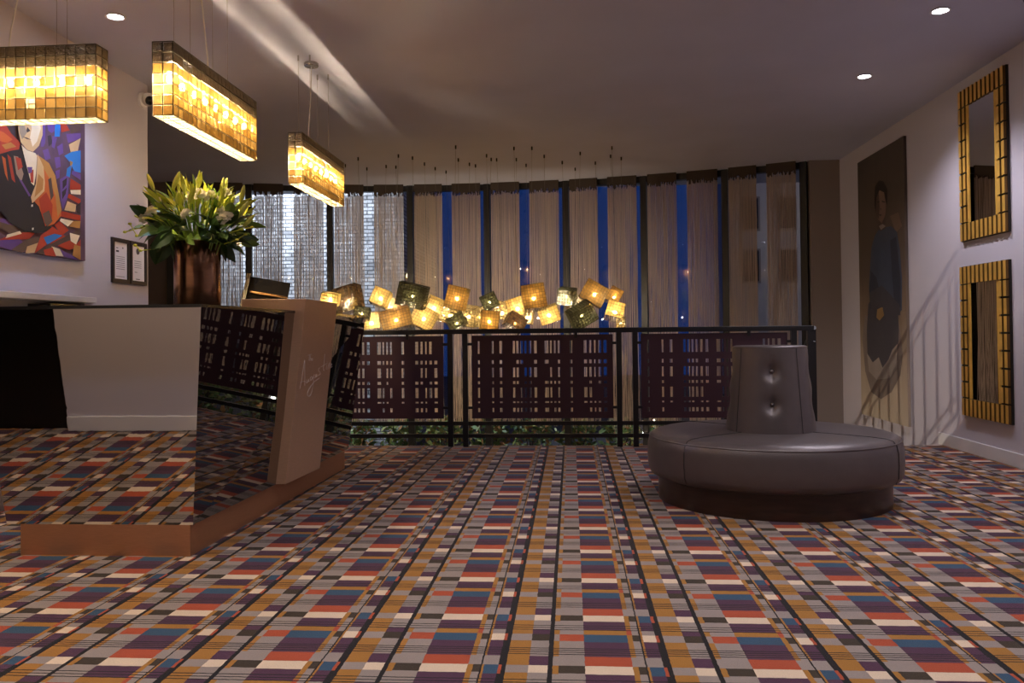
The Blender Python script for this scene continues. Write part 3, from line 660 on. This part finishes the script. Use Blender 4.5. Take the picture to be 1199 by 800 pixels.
# left: colourful portrait
pt = thing('painting', 'colourful painted portrait of a man in a dark and orange coat on the left wall', 'painting', (XL, 5.2, 1.6))
MB().box(.004, .035, -.58, .56, 0, 1.2).build('canvas', [P('canvas_purple_brown', srgb(92, 66, 84), .7, noise=.35, nscale=5)], pt)
mats = dict(blk=PM('black', 18, 16, 28), red=PM('red', 168, 50, 28), org=PM('orange', 192, 92, 36), och=PM('ochre', 176, 122, 58), tan=PM('tan', 206, 168, 118), crm=PM('cream', 226, 208, 176), brn=PM('brown', 86, 66, 58), pur=PM('purple', 98, 66, 132), blu=PM('blue', 36, 116, 186), wht=PM('white', 232, 226, 216), gry=PM('grey', 150, 132, 112), dk=PM('dark_brown', 52, 40, 46))
S = lambda pts: [(x/4.71, 140+y/4.71) for x, y in pts]
polys = [('dk', S([(0, -60), (100, -60), (100, 200), (0, 200)])), ('pur', S([(235, 15), (250, 15), (250, 130), (240, 150), (225, 150)])),
  ('pur', S([(260, 20), (300, 15), (305, 60), (285, 75), (265, 60)])), ('dk', S([(262, 90), (280, 85), (290, 130), (268, 150)])), ('pur', S([(290, 90), (315, 100), (300, 160), (285, 150)])),
  ('pur', S([(315, 150), (345, 130), (350, 185), (325, 200)])), ('pur', S([(235, 170), (265, 160), (280, 215), (250, 225)])), ('pur', S([(300, 210), (330, 205), (335, 260), (310, 270)])), ('pur', S([(305, 285), (330, 275), (328, 320), (312, 330)])),
  ('pur', S([(330, 330), (380, 300), (375, 420), (345, 500), (335, 440)])), ('dk', S([(345, 340), (370, 320), (366, 360), (346, 385)])), ('dk', S([(342, 400), (368, 375), (362, 410), (344, 440)])),
  ('blu', S([(305, 15), (335, 12), (330, 95), (300, 95)])), ('red', S([(330, 15), (365, 25), (385, 60), (340, 70)])), ('brn', S([(385, 15), (445, 15), (445, 60), (390, 80)])), ('pur', S([(365, 80), (445, 75), (445, 105), (375, 130)])),
  ('tan', S([(380, 138), (445, 103), (425, 192), (390, 182)])), ('blu', S([(355, 200), (395, 178), (445, 170), (445, 295), (410, 285), (385, 235)])), ('och', S([(385, 225), (402, 235), (390, 280)])), ('blu', S([(370, 270), (395, 250), (385, 320), (365, 310)])),
  ('pur', S([(400, 280), (445, 300), (445, 335), (395, 300)])), ('red', S([(390, 325), (445, 360), (445, 388), (385, 385)])), ('crm', S([(388, 390), (445, 388), (445, 415), (392, 410)])), ('red', S([(380, 410), (445, 440), (445, 470), (372, 430)])), ('tan', S([(372, 450), (420, 470), (415, 510), (355, 500)])), ('dk', S([(418, 480), (445, 455), (445, 525), (425, 515)])),
  ('red', S([(340, 505), (445, 530), (445, 558), (335, 535)])), ('crm', S([(335, 545), (405, 560), (375, 590), (330, 560)])), ('och', S([(405, 560), (445, 560), (440, 600), (380, 590)])),
  ('pur', S([(0, 545), (85, 555), (125, 580), (60, 600), (0, 570)])), ('brn', S([(0, 565), (90, 590), (170, 630), (90, 640), (0, 600)])), ('red', S([(0, 660), (90, 625), (200, 620), (160, 660), (60, 665), (0, 690)])), ('crm', S([(40, 635), (110, 615), (120, 630), (30, 655)])), ('pur', S([(0, 665), (110, 660), (130, 680), (60, 720), (0, 700)])),
  ('brn', S([(60, 720), (150, 660), (250, 640), (220, 670), (120, 735)])), ('tan', S([(150, 700), (210, 680), (190, 735), (140, 740)])), ('red', S([(225, 640), (290, 590), (420, 690), (445, 660), (445, 700), (380, 720), (270, 680), (190, 740)])), ('blu', S([(240, 650), (300, 630), (345, 640), (260, 690)])), ('brn', S([(200, 730), (330, 660), (445, 600), (445, 640), (330, 690), (230, 745)])),
  ('red', S([(300, 580), (330, 560), (380, 610), (340, 640)])), ('crm', S([(385, 625), (440, 640), (420, 690), (390, 670)])), ('och', S([(410, 690), (445, 700), (445, 775), (400, 750)])), ('pur', S([(330, 715), (390, 745), (430, 775), (350, 755)])), ('crm', S([(285, 700), (330, 715), (350, 755), (300, 750)])), ('red', S([(240, 720), (290, 705), (310, 755), (250, 750)])),
  # figure
  ('blk', S([(-90, 330), (-40, 230), (20, 170), (110, 140), (160, 200), (195, 330), (205, 460), (245, 560), (285, 595), (255, 618), (200, 628), (130, 615), (60, 575), (0, 500), (-60, 430)])),
  ('red', S([(-110, -20), (20, 10), (60, 75), (112, 128), (105, 165), (60, 172), (0, 190), (-110, 200)])), ('org', S([(-60, 40), (20, 70), (70, 110), (40, 130), (-30, 110)])), ('och', S([(10, 140), (60, 125), (90, 150), (30, 165)])),
  ('org', S([(10, 200), (30, 215), (45, 340), (28, 300)])), ('red', S([(40, 190), (60, 210), (85, 350), (65, 330)])), ('gry', S([(75, 200), (100, 205), (130, 300), (118, 345), (90, 300)])), ('red', S([(85, 205), (115, 215), (125, 262), (100, 280)])), ('pur', S([(105, 330), (120, 335), (170, 420), (160, 425)])),
  ('org', S([(205, 195), (260, 235), (300, 300), (335, 480), (338, 530), (300, 575), (262, 590), (235, 540), (215, 480), (178, 440), (195, 370), (205, 290)])), ('och', S([(215, 200), (270, 240), (305, 310), (340, 500), (318, 540), (305, 420), (270, 320), (235, 260)])), ('red', S([(215, 440), (255, 400), (290, 470), (285, 560), (250, 590), (228, 520)])), ('brn', S([(265, 330), (282, 320), (296, 420), (280, 450)])), ('brn', S([(235, 520), (270, 500), (290, 560), (262, 592), (246, 570)])),
  ('tan', S([(208, 190), (240, 260), (248, 350), (245, 395), (178, 462), (170, 430), (200, 350), (202, 270)])), ('och', S([(212, 300), (240, 330), (236, 385), (190, 430)])),
  ('crm', S([(118, 140), (150, 170), (195, 185), (205, 200), (198, 300), (188, 365), (172, 350), (150, 270)])), ('red', S([(165, 285), (185, 275), (184, 350), (170, 345)])), ('pur', S([(150, 262), (178, 262), (176, 292), (158, 298)])),
  ('tan', S([(98, -30), (140, -75), (200, -70), (235, -20), (235, 85), (215, 145), (182, 178), (150, 168), (115, 125), (102, 60)])), ('gry', S([(98, -20), (125, -50), (130, 20), (150, 70), (122, 110), (108, 70)])), ('crm', S([(165, -30), (215, -30), (225, 50), (205, 120), (180, 150), (165, 100), (175, 50)])), ('brn', S([(120, 92), (150, 100), (172, 112), (148, 108)])), ('dk', S([(150, 40), (168, 62), (150, 72), (146, 60)])), ('dk', S([(115, 0), (140, 8), (140, 18), (118, 12)])), ('dk', S([(185, 0), (212, 2), (208, 14), (186, 12)])), ('dk', S([(92, -30), (120, -90), (190, -100), (240, -50), (235, -15), (205, -55), (140, -60), (110, -20)])),
  ('wht', S([(172, 470), (182, 468), (182, 480), (172, 482)])), ('wht', S([(176, 598), (186, 596), (186, 608), (176, 610)]))]
art(pt, polys, XL+.035, 1, mats, 'painted_figure')

# right: tall portrait
pr = thing('painting', 'tall faded portrait of a standing figure in blue uniform on the right wall', 'painting', (XR, 9.155, .085))
MB().box(-.03, -.004, -.665, .665, 0, 2.875).build('canvas', [portrait_ground()], pr)
mats2 = dict(hair=PM('hair', 34, 27, 26), skin=PM('skin', 118, 94, 82), skin2=PM('skin_shade', 78, 60, 54), blue=PM('uniform_blue', 62, 70, 88), blue2=PM('uniform_dark_blue', 44, 48, 62), dark=PM('dark_cloth', 64, 60, 66), pale=PM('pale_wash', 142, 130, 122), ring=PM('faded_oval', 118, 104, 96), warm=PM('warm_rub', 108, 86, 70), gold=PM('glove_gold', 136, 106, 66))
T = lambda pts: [(1000+x/2.28, 150+y/2.28) for x, y in pts]
polys = [('warm', T([(96, 235), (118, 225), (128, 262), (112, 280)])), ('ring', T([(22, 560), (30, 500), (120, 520), (130, 600), (124, 660), (100, 705), (72, 724), (46, 705), (30, 650)])),
  ('dark', T([(38, 470), (60, 440), (115, 460), (120, 540), (116, 620), (96, 655), (60, 660), (36, 620), (34, 540)])), ('pale', T([(34, 600), (50, 626), (66, 612), (76, 640), (92, 618), (102, 592), (116, 576), (114, 640), (96, 668), (60, 672), (40, 650)])), ('dark', T([(46, 590), (58, 618), (68, 600), (80, 628), (92, 604), (88, 560), (56, 560)])),
  ('blue', T([(46, 320), (54, 290), (68, 268), (98, 262), (114, 276), (122, 320), (128, 400), (128, 486), (112, 500), (76, 480), (46, 486), (40, 420)])), ('blue2', T([(96, 300), (112, 290), (124, 400), (124, 480), (108, 470), (102, 400)])), ('blue2', T([(44, 380), (60, 400), (76, 470), (44, 484), (40, 430)])), ('dark', T([(40, 440), (74, 420), (120, 470), (124, 500), (96, 500), (48, 490)])), ('gold', T([(62, 484), (76, 478), (80, 500), (68, 514), (60, 506)])),
  ('skin2', T([(64, 240), (82, 240), (84, 268), (70, 276), (62, 262)])), ('skin', T([(60, 178), (68, 160), (80, 166), (86, 196), (84, 232), (74, 254), (64, 244), (58, 212)])), ('skin2', T([(60, 178), (66, 168), (68, 210), (66, 244), (60, 232), (57, 206)])), ('hair', T([(55, 180), (56, 156), (66, 140), (78, 142), (88, 162), (89, 205), (85, 200), (80, 172), (68, 166), (60, 184), (58, 226), (54, 205)])), ('hair', T([(62, 196), (68, 195), (68, 198), (62, 199)])), ('hair', T([(74, 194), (82, 196), (82, 199), (74, 197)])), ('skin2', T([(69, 214), (74, 216), (70, 219)])), ('hair', T([(66, 230), (75, 232), (70, 235)])), ('pale', T([(66, 262), (76, 256), (84, 262), (72, 272)]))]
art(pr, polys, XR-.03, -1, mats2, 'painted_figure')

# ------------------------------------------------------------------ left wall fittings
def cert(y0, y1, label, emblem):
    z0, z1 = 1.472, 1.818; root = thing('framed_certificate', label, 'certificate', (XL, (y0+y1)/2, z0), 'framed certificates beside the flowers')
    w, h = y1-y0, z1-z0; mb = MB()
    for b in ((-w/2, w/2, 0, .03), (-w/2, w/2, h-.03, h), (-w/2, -w/2+.026, .03, h-.03), (w/2-.026, w/2, .03, h-.03)): mb.box(0, .02, b[0], b[1], b[2], b[3])
    mb.build('frame', [P('dark_wood_frame', srgb(38, 28, 28), .4)], root)
    MB().box(0, .008, -w/2+.026, w/2-.026, .03, h-.03).build('paper', [P('paper', srgb(226, 220, 230), .7)], root)
    mb = MB(); yy = h-.1 if emblem else h-.065
    ink = lambda a, b, z, t=.002: mb.box(.008, .0086, a, b, z-t, z+t)
    if emblem:
        em = MB(); em.lathe([(.026, 0), (.026, .0008)], n=20); em.xf(Matrix.Translation((.008, 0, h-.075)) @ Matrix.Rotation(PI/2, 4, 'Y')); em.build('emblem', [P('emblem_ink', srgb(84, 80, 88), .8)], root)
        for q in range(4): ink(-.055, .055, .19-q*.017, .0016)
        ink(-.05, -.01, .1); ink(-.03, .03, .045, .003)
    else:
        ink(-.06, -.03, h-.075, .003); ink(.03, .045, h-.07, .006); ink(-.06, -.02, h-.1, .007)
        for q in range(7): ink(-.06, .065, .205-q*.016, .0016)
        ink(-.06, .06, .05, .0016)
    pr_ = mb.build('print', [P('ink', srgb(70, 66, 76), .8)], root); pr_['kind'] = 'stuff'
cert(6.152, 6.40, 'dark framed certificate farther from the vase, with a heading in small bold print', False)
cert(6.415, 6.668, 'dark framed certificate nearer the flowers, with a round emblem at the top', True)
sc = thing('security_camera', 'small white turret security camera high on the left wall', 'camera', (XL, 6.62, 3.0))
k = MB(); k.lathe([(.062, 0), (.062, .02), (.05, .03)], n=24); k.xf(Matrix.Rotation(PI/2, 4, 'Y')); k.build('base', [M_['white']], sc, True)
MB().ball((.065, -.01, 0), .055, nu=18, nv=12).build('housing', [M_['white']], sc, True)
MB().ball((.087, -.032, -.014), .038, nu=14, nv=9).build('lens', [M_['blackedge']], sc, True)
bc = thing('back_counter', 'white shelf unit with dark niche against the left wall behind the desk', 'counter', (XL, 5.0, 0))
bevel(MB().box(0.016, .24, -.85, .56, 1.285, 1.325).build('top', [M_['white']], bc))
MB().box(.016, .22, .44, .52, 0.0, 1.285).build('end_panel', [M_['wall']], bc)
MB().box(.016, .22, -.85, -.78, 0.0, 1.285).build('end_panel', [M_['wall']], bc)
MB().box(.016, .05, -.78, .44, 0, 1.285).build('back_panel', [M_['white']], bc)
MB().box(.05, .2, .1, .43, .9, 1.27).build('dark_cabinet', [M_['blackedge']], bc)
MB().box(.05, .21, -.78, .44, .86, .9).build('shelf', [M_['white']], bc)

# ================================================================== ceiling lights
def downlight(x, y, label, power, col, group=None, blend=.6, size=110):
    root = thing('downlight', label, 'light', (x, y, ZC), group)
    MB().lathe([(.048, 0), (.062, -.003), (.064, -.008), (.052, -.008), (.046, 0)][::-1], n=28).build('trim_ring', [M_['white']], root, True)
    MB().lathe([(.046, -.004), (.001, -.0045)][::-1], n=20).build('lens', [M_['led']], root)
    ld = bpy.data.lights.new('downlight_beam', 'SPOT'); ld.energy = power; ld.spot_size = math.radians(size); ld.spot_blend = blend; ld.color = col; ld.shadow_soft_size = .035
    lo = bpy.data.objects.new('lamp_light', ld); C.objects.link(lo); lo.parent = root; lo.location = (0, 0, -.03)
COOL, NEUT, WARM = (.34, .55, 1), (.92, .88, 1), (1, .93, .9)
downlight(-2.951, 5.239, 'recessed downlight on the ceiling above the left wall painting', L_DOWN*1.15, COOL, size=135)
downlight(2.453, 5.666, 'nearer recessed downlight on the ceiling, upper right corner', L_DOWN*1.2, NEUT, size=135)
downlight(2.447, 7.082, 'farther recessed downlight on the ceiling, nearer the tall portrait', L_DOWN*1.2, NEUT, size=135)
for x, y, p, c in ((-1.3, 1.2, 1.2, WARM), (.9, 1.2, 1.2, WARM), (2.6, 1.4, 1.0, WARM), (-.6, 3.2, 1.1, WARM), (1.2, 3.4, 1.1, WARM), (2.45, 3.6, 1.0, NEUT), (-2.9, 3.1, 2.3, (1, .8, .56)), (-3.2, .2, .6, WARM), (0, -1.6, .8, WARM)):
    downlight(x, y, 'recessed downlight in the ceiling overhead, out of the picture', L_DOWN*p, c, 'recessed downlights overhead behind the picture edge')

# pendants of amber glass tiles
TS = .0525
def pendant(loc, rz, nl, label, cord_off):
    """local: long axis +y, from y=0 to L; x from -w/2 to w/2; z from 0 (bottom) up to 7 tiles"""
    root = thing('glass_tile_pendant', label, 'pendant light', loc, 'glass tile pendants over the desk'); root.rotation_euler = (0, 0, rz)
    L, Wd, Ht = nl*TS, 2*TS, 7*TS
    tm = []
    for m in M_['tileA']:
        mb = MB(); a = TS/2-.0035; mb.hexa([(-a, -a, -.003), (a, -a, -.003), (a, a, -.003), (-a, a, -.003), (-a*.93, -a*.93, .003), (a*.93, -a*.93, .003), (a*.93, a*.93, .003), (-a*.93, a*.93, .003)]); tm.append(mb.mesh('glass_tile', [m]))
    tb = tm[2].copy(); tb.materials[0] = M_['tileB']
    r = random.Random(hash(label) % 1000 if False else int(abs(loc[0]*1000+loc[1]*77)))
    spots = []
    RX = Matrix.Rotation(PI/2, 4, 'Y'); RE = Matrix.Rotation(PI/2, 4, 'X')
    for i in range(nl):                                   # right long face, then bottom, then near end, left long face, far end
        for j in range(7): spots.append((Matrix.Translation((Wd/2, (i+.5)*TS, (j+.5)*TS)) @ RX))
    for i in range(nl):
        for j in (-.5, .5): spots.append(Matrix.Translation((j*TS, (i+.5)*TS, 0)) @ Matrix.Rotation(PI, 4, 'X'))
    for i in (-.5, .5):
        for j in range(7): spots.append(Matrix.Translation((i*TS, 0, (j+.5)*TS)) @ RE)
    for i in (-.5, .5):
        for j in range(7): spots.append(Matrix.Translation((i*TS, L, (j+.5)*TS)) @ RE)
    for i in range(nl):
        for j in range(7): spots.append(Matrix.Translation((-Wd/2, (i+.5)*TS, (j+.5)*TS)) @ RX)
    rest = MB()
    for k, Mx in enumerate(spots):
        if r.random() < .02: continue
        Mx = Mx @ Matrix.Rotation(r.uniform(-.05, .05), 4, 'X') @ Matrix.Rotation(r.uniform(-.05, .05), 4, 'Y')
        if k < 300: link('glass_tile', tb if nl*7 <= k < nl*9 else tm[3] if Mx.translation.z > 4.9*TS else r.choice(tm[:3]), root, mat=Mx)  # upper rows get a darker tile, shade put into the colour
        else:
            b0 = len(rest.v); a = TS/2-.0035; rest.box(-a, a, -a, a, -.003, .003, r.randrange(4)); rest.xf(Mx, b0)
    if rest.v: o = rest.build('glass_tiles', M_['tileA'], root); o['kind'] = 'stuff'
    g = MB(); t = .002
    for i in range(nl+1):
        y = i*TS
        for x in (-Wd/2, Wd/2): g.box(x-t, x+t, y-t, y+t, 0, Ht)
        g.box(-Wd/2, Wd/2, y-t, y+t, -t, t); g.box(-Wd/2, Wd/2, y-t, y+t, Ht-t, Ht+t)
    for j in range(8):
        z = j*TS
        for x in (-Wd/2, Wd/2): g.box(x-t, x+t, 0, L, z-t, z+t)
        for y in (0, L): g.box(-Wd/2, Wd/2, y-t, y+t, z-t, z+t)
    for y in (0, L): g.box(-t, t, y-t, y+t, 0, Ht)
    g.box(-t, t, 0, L, -t, t); g.build('wire_grid', [M_['cage']], root)
    bar = MB().box(-.0115, .0115, .04, L-.04, Ht*.63, Ht*.655).build('shading_lamp_bar', [M_['nickel']], root)  # bar added above the bulbs to shade the upper tile rows
    bm = MB().ball((0, 0, 0), .015, .015, .021, 8, 6).mesh('bulb', [M_['bulb']], True)
    for i in range(8): link('bulb', bm, root, loc=(0, L*(i+.5)/8, Ht*.545))
    top = ZC-loc[2]
    for x in (-Wd*.42, Wd*.42):
        for y in (L*.19, L*.62): 
            MB().tube([(x, y, Ht), (x, y, top-.03)], .0012, 4).build('suspension_wire', [M_['wire']], root)
            MB().tube([(x, y, top-.04), (x, y, top)], .007, 8).build('ceiling_cap', [M_['nickel']], root)
    yc = L*.35
    MB().tube([(0, yc+cord_off, Ht*.655), (.0, yc+cord_off*.8, Ht+.1), (.004, yc+cord_off*.35, Ht+.35), (0, yc, top-.02)], .004, 6).build('power_cord', [M_['wirew']], root)
    MB().lathe([(.05, 0), (.055, .006), (.055, .026), (.05, .032)], (0, yc, top-.032), 28).build('ceiling_rose', [M_['nickel']], root, True)
ZP = 2.15
pendant((-2.01, 4.0, ZP), 0, 21, 'long amber glass tile pendant hanging above the flowers', .16)
pendant((-1.975, 5.9, ZP), 0, 21, 'farthest amber glass tile pendant, hanging before the window', -.1)
pendant((-2.355, 4.0525, ZP), PI/2, 21, 'amber glass tile pendant crossing in front of the colourful painting', .12)

# cluster of tilted glass-tile lamps over the stairwell
LAMPS = [  # px, py, w, h (px), tilt deg, tint, y, wall of words
 (387, 350, 20, 14, 10, 'gold', 9.75, 'pale gold lamp peeping out at the left end behind the copper lectern'),
 (408, 351, 31, 31, -14, 'brown', 9.9, 'large smoked brown lamp at the left end of the cluster'),
 (424, 367, 18, 14, 8, 'green', 9.7, 'small dark lamp tucked under the large smoked brown lamp'),
 (446, 349, 20, 20, 22, 'gold', 9.8, 'bright gold cube lamp hanging alone, third from the left end'),
 (483, 346, 34, 27, 14, 'green', 9.75, 'large smoked green lamp, the highest left of centre'),
 (464, 360, 16, 16, 30, 'amber', 10.1, 'small amber lamp behind the long brown one'),
 (435, 378, 20, 20, -8, 'gold', 10.0, 'bright gold lamp resting low at the railing, leftmost of the low ones'),
 (464, 374, 35, 24, -14, 'amber', 9.75, 'long amber lamp tilted up to the right above the railing'),
 (496, 373, 29, 24, 28, 'gold', 9.75, 'bright gold lamp tilted right of the long amber lamp'),
 (508, 360, 19, 22, 24, 'gold', 10.0, 'narrow gold lamp rising behind the bright tilted one'),
 (535, 349, 23, 27, 14, 'amber', 9.8, 'tall amber lamp hanging high, left of the small green cube'),
 (527, 369, 20, 20, 12, 'pale', 10.1, 'champagne lamp low behind the dark green wedge'),
 (535, 378, 22, 16, -32, 'green', 9.3, 'dark green wedge lamp sitting on the railing line'),
 (549, 370, 20, 22, 10, 'pale', 10.05, 'champagne lamp just right of the dark green wedge'),
 (573, 353, 18, 18, -24, 'green', 9.8, 'small smoked green cube lamp hanging alone near the centre'),
 (560, 371, 19, 22, -6, 'pale', 9.95, 'champagne lamp below and left of the small green cube'),
 (573, 376, 20, 22, 6, 'amber', 9.75, 'amber lamp low at the railing below the small green cube'),
 (588, 366, 20, 21, 16, 'pale', 9.85, 'champagne lamp with bright bulb left of the crumpled gold one'),
 (606, 361, 23, 22, -18, 'gold', 9.95, 'gold lamp beside the big amber lamp, on its left'),
 (625, 349, 27, 29, -8, 'amber', 9.75, 'biggest amber lamp of the cluster, hanging high at the centre'),
 (603, 378, 22, 17, 32, 'brown', 9.7, 'smoked brown wedge lamp low at the railing near the centre'),
 (617, 371, 14, 16, 8, 'gold', 10.0, 'small gold lamp low beneath the biggest amber lamp'),
 (643, 368, 23, 18, -18, 'gold', 9.75, 'brightest gold lamp, low and right of the biggest amber lamp'),
 (664, 347, 19, 18, 8, 'green', 9.85, 'dark smoked lamp hanging high left of the tilted gold-brown one'),
 (675, 357, 22, 18, -10, 'brown', 10.1, 'dark brown lamp behind the wide green lamp'),
 (681, 369, 30, 23, -30, 'green', 9.75, 'wide smoked green lamp tilted steeply low at the right'),
 (696, 344, 29, 24, 30, 'amber', 9.75, 'large tilted gold-brown lamp, highest at the right end'),
 (719, 347, 15, 18, 30, 'amber', 9.95, 'small amber lamp high at the right end'),
 (720, 365, 20, 19, 16, 'gold', 9.75, 'bright amber gold lamp low at the right end'),
 (727, 377, 10, 12, 0, 'pale', 10.1, 'smallest champagne lamp at the far right end')]
rnd = random.Random(5)
placed = []
def depth_for(px, py, wp, hp, y0):
    for dlt in (0, .05, -.05, .1, -.1, .15, -.15, .2, -.2, .25, -.25, .3, -.3, .35, -.35, .4, -.4, .45, -.45, .5, -.5, .55, -.55, .6, -.6):
        Y = y0+dlt; ok = True
        for q in placed:
            if abs(px-q[0]) < (wp+q[2])*.62 and abs(py-q[1]) < (hp+q[3])*.62 and abs(Y-q[4]) < .26: ok = False; break
        if ok: break
    placed.append((px, py, wp, hp, Y)); return Y
bulb_me = MB().ball((0, 0, 0), .019, nu=8, nv=6).mesh('bulb', [M_['bulb2']], True)
for px, py, wp, hp, tilt, tint, Y, lab in LAMPS:
    Y = depth_for(px, py, wp, hp, Y)
    c = aty(px, py, Y); k = Y/978; W, H, D = wp*k, hp*k, min(.17, min(wp, hp)*k)
    root = thing('glass_tile_lamp', 'glass tile '+lab if False else lab.replace(' lamp', ' glass tile lamp', 1), 'lamp', tuple(c), 'cluster of tilted glass tile lamps')
    Rm = Matrix.Rotation(rnd.uniform(-.3, .3), 4, 'Z') @ Matrix.Rotation(math.radians(tilt), 4, 'Y') @ Matrix.Rotation(rnd.uniform(-.35, .35), 4, 'X')
    ts = .034; nx, ny, nz = max(2, round(W/ts)), max(2, round(D/ts)), max(2, round(H/ts)); dx, dy, dz = W/nx, D/ny, H/nz
    tl, cg = MB(), MB(); t = .002; g = .0022
    def tile(mb, ax, s, i, j, d1, d2):
        mi = 1 if ax == 'z' else rnd.choice((0, 0, 1, 1, 2))
        a0, a1, b0, b1 = i*d1+g, (i+1)*d1-g, j*d2+g, (j+1)*d2-g
        if ax == 'y': mb.box(-W/2+a0, -W/2+a1, s-.002, s+.002, -H/2+b0, -H/2+b1, mi)
        if ax == 'x': mb.box(s-.002, s+.002, -D/2+a0, -D/2+a1, -H/2+b0, -H/2+b1, mi)
        if ax == 'z': mb.box(-W/2+a0, -W/2+a1, -D/2+b0, -D/2+b1, s-.002, s+.002, mi)
    for s in (-D/2,):                       # front face; the back is left open to throw light on the curtains
        for i in range(nx):
            for j in range(nz): tile(tl, 'y', s, i, j, dx, dz)
    for s in (-W/2, W/2):
        for i in range(ny):
            for j in range(nz): tile(tl, 'x', s, i, j, dy, dz)
    for i in range(nx):
        for j in range(ny): tile(tl, 'z', H/2, i, j, dx, dy)
    for i in range(nx+1):
        x = -W/2+i*dx
        for s in (-D/2, D/2): cg.box(x-t, x+t, s-t, s+t, -H/2, H/2)
        for s in (-H/2, H/2): cg.box(x-t, x+t, -D/2, D/2, s-t, s+t)
    for j in range(nz+1):
        z = -H/2+j*dz
        for s in (-D/2, D/2): cg.box(-W/2, W/2, s-t, s+t, z-t, z+t)
        for s in (-W/2, W/2): cg.box(s-t, s+t, -D/2, D/2, z-t, z+t)
    for j in range(ny+1):
        y = -D/2+j*dy
        for s in (-W/2, W/2): cg.box(s-t, s+t, y-t, y+t, -H/2, H/2)
        for s in (-H/2, H/2): cg.box(-W/2, W/2, y-t, y+t, s-t, s+t)
    o = tl.xf(Rm).build('glass_tiles', M_['tint'][tint], root); o['kind'] = 'stuff'
    cg.xf(Rm).build('wire_grid', [M_['cage']], root)
    link('bulb', bulb_me, root, loc=(0, 0, -.01), scale=((.75 if tint in ('brown', 'green') else 1)*min(1, W/.2),)*3)
    top = Rm @ Vector((0, 0, H/2)); dxw = rnd.uniform(-.05, .05); dyw = rnd.uniform(-.15, .25)
    MB().tube([tuple(top), (dxw, dyw, ZC-c.z-.02)], .0013, 4).build('suspension_wire', [M_['wire']], root)
    MB().tube([(dxw, dyw, ZC-c.z-.04), (dxw, dyw, ZC-c.z)], .009, 8).build('ceiling_cap', [M_['cage']], root)
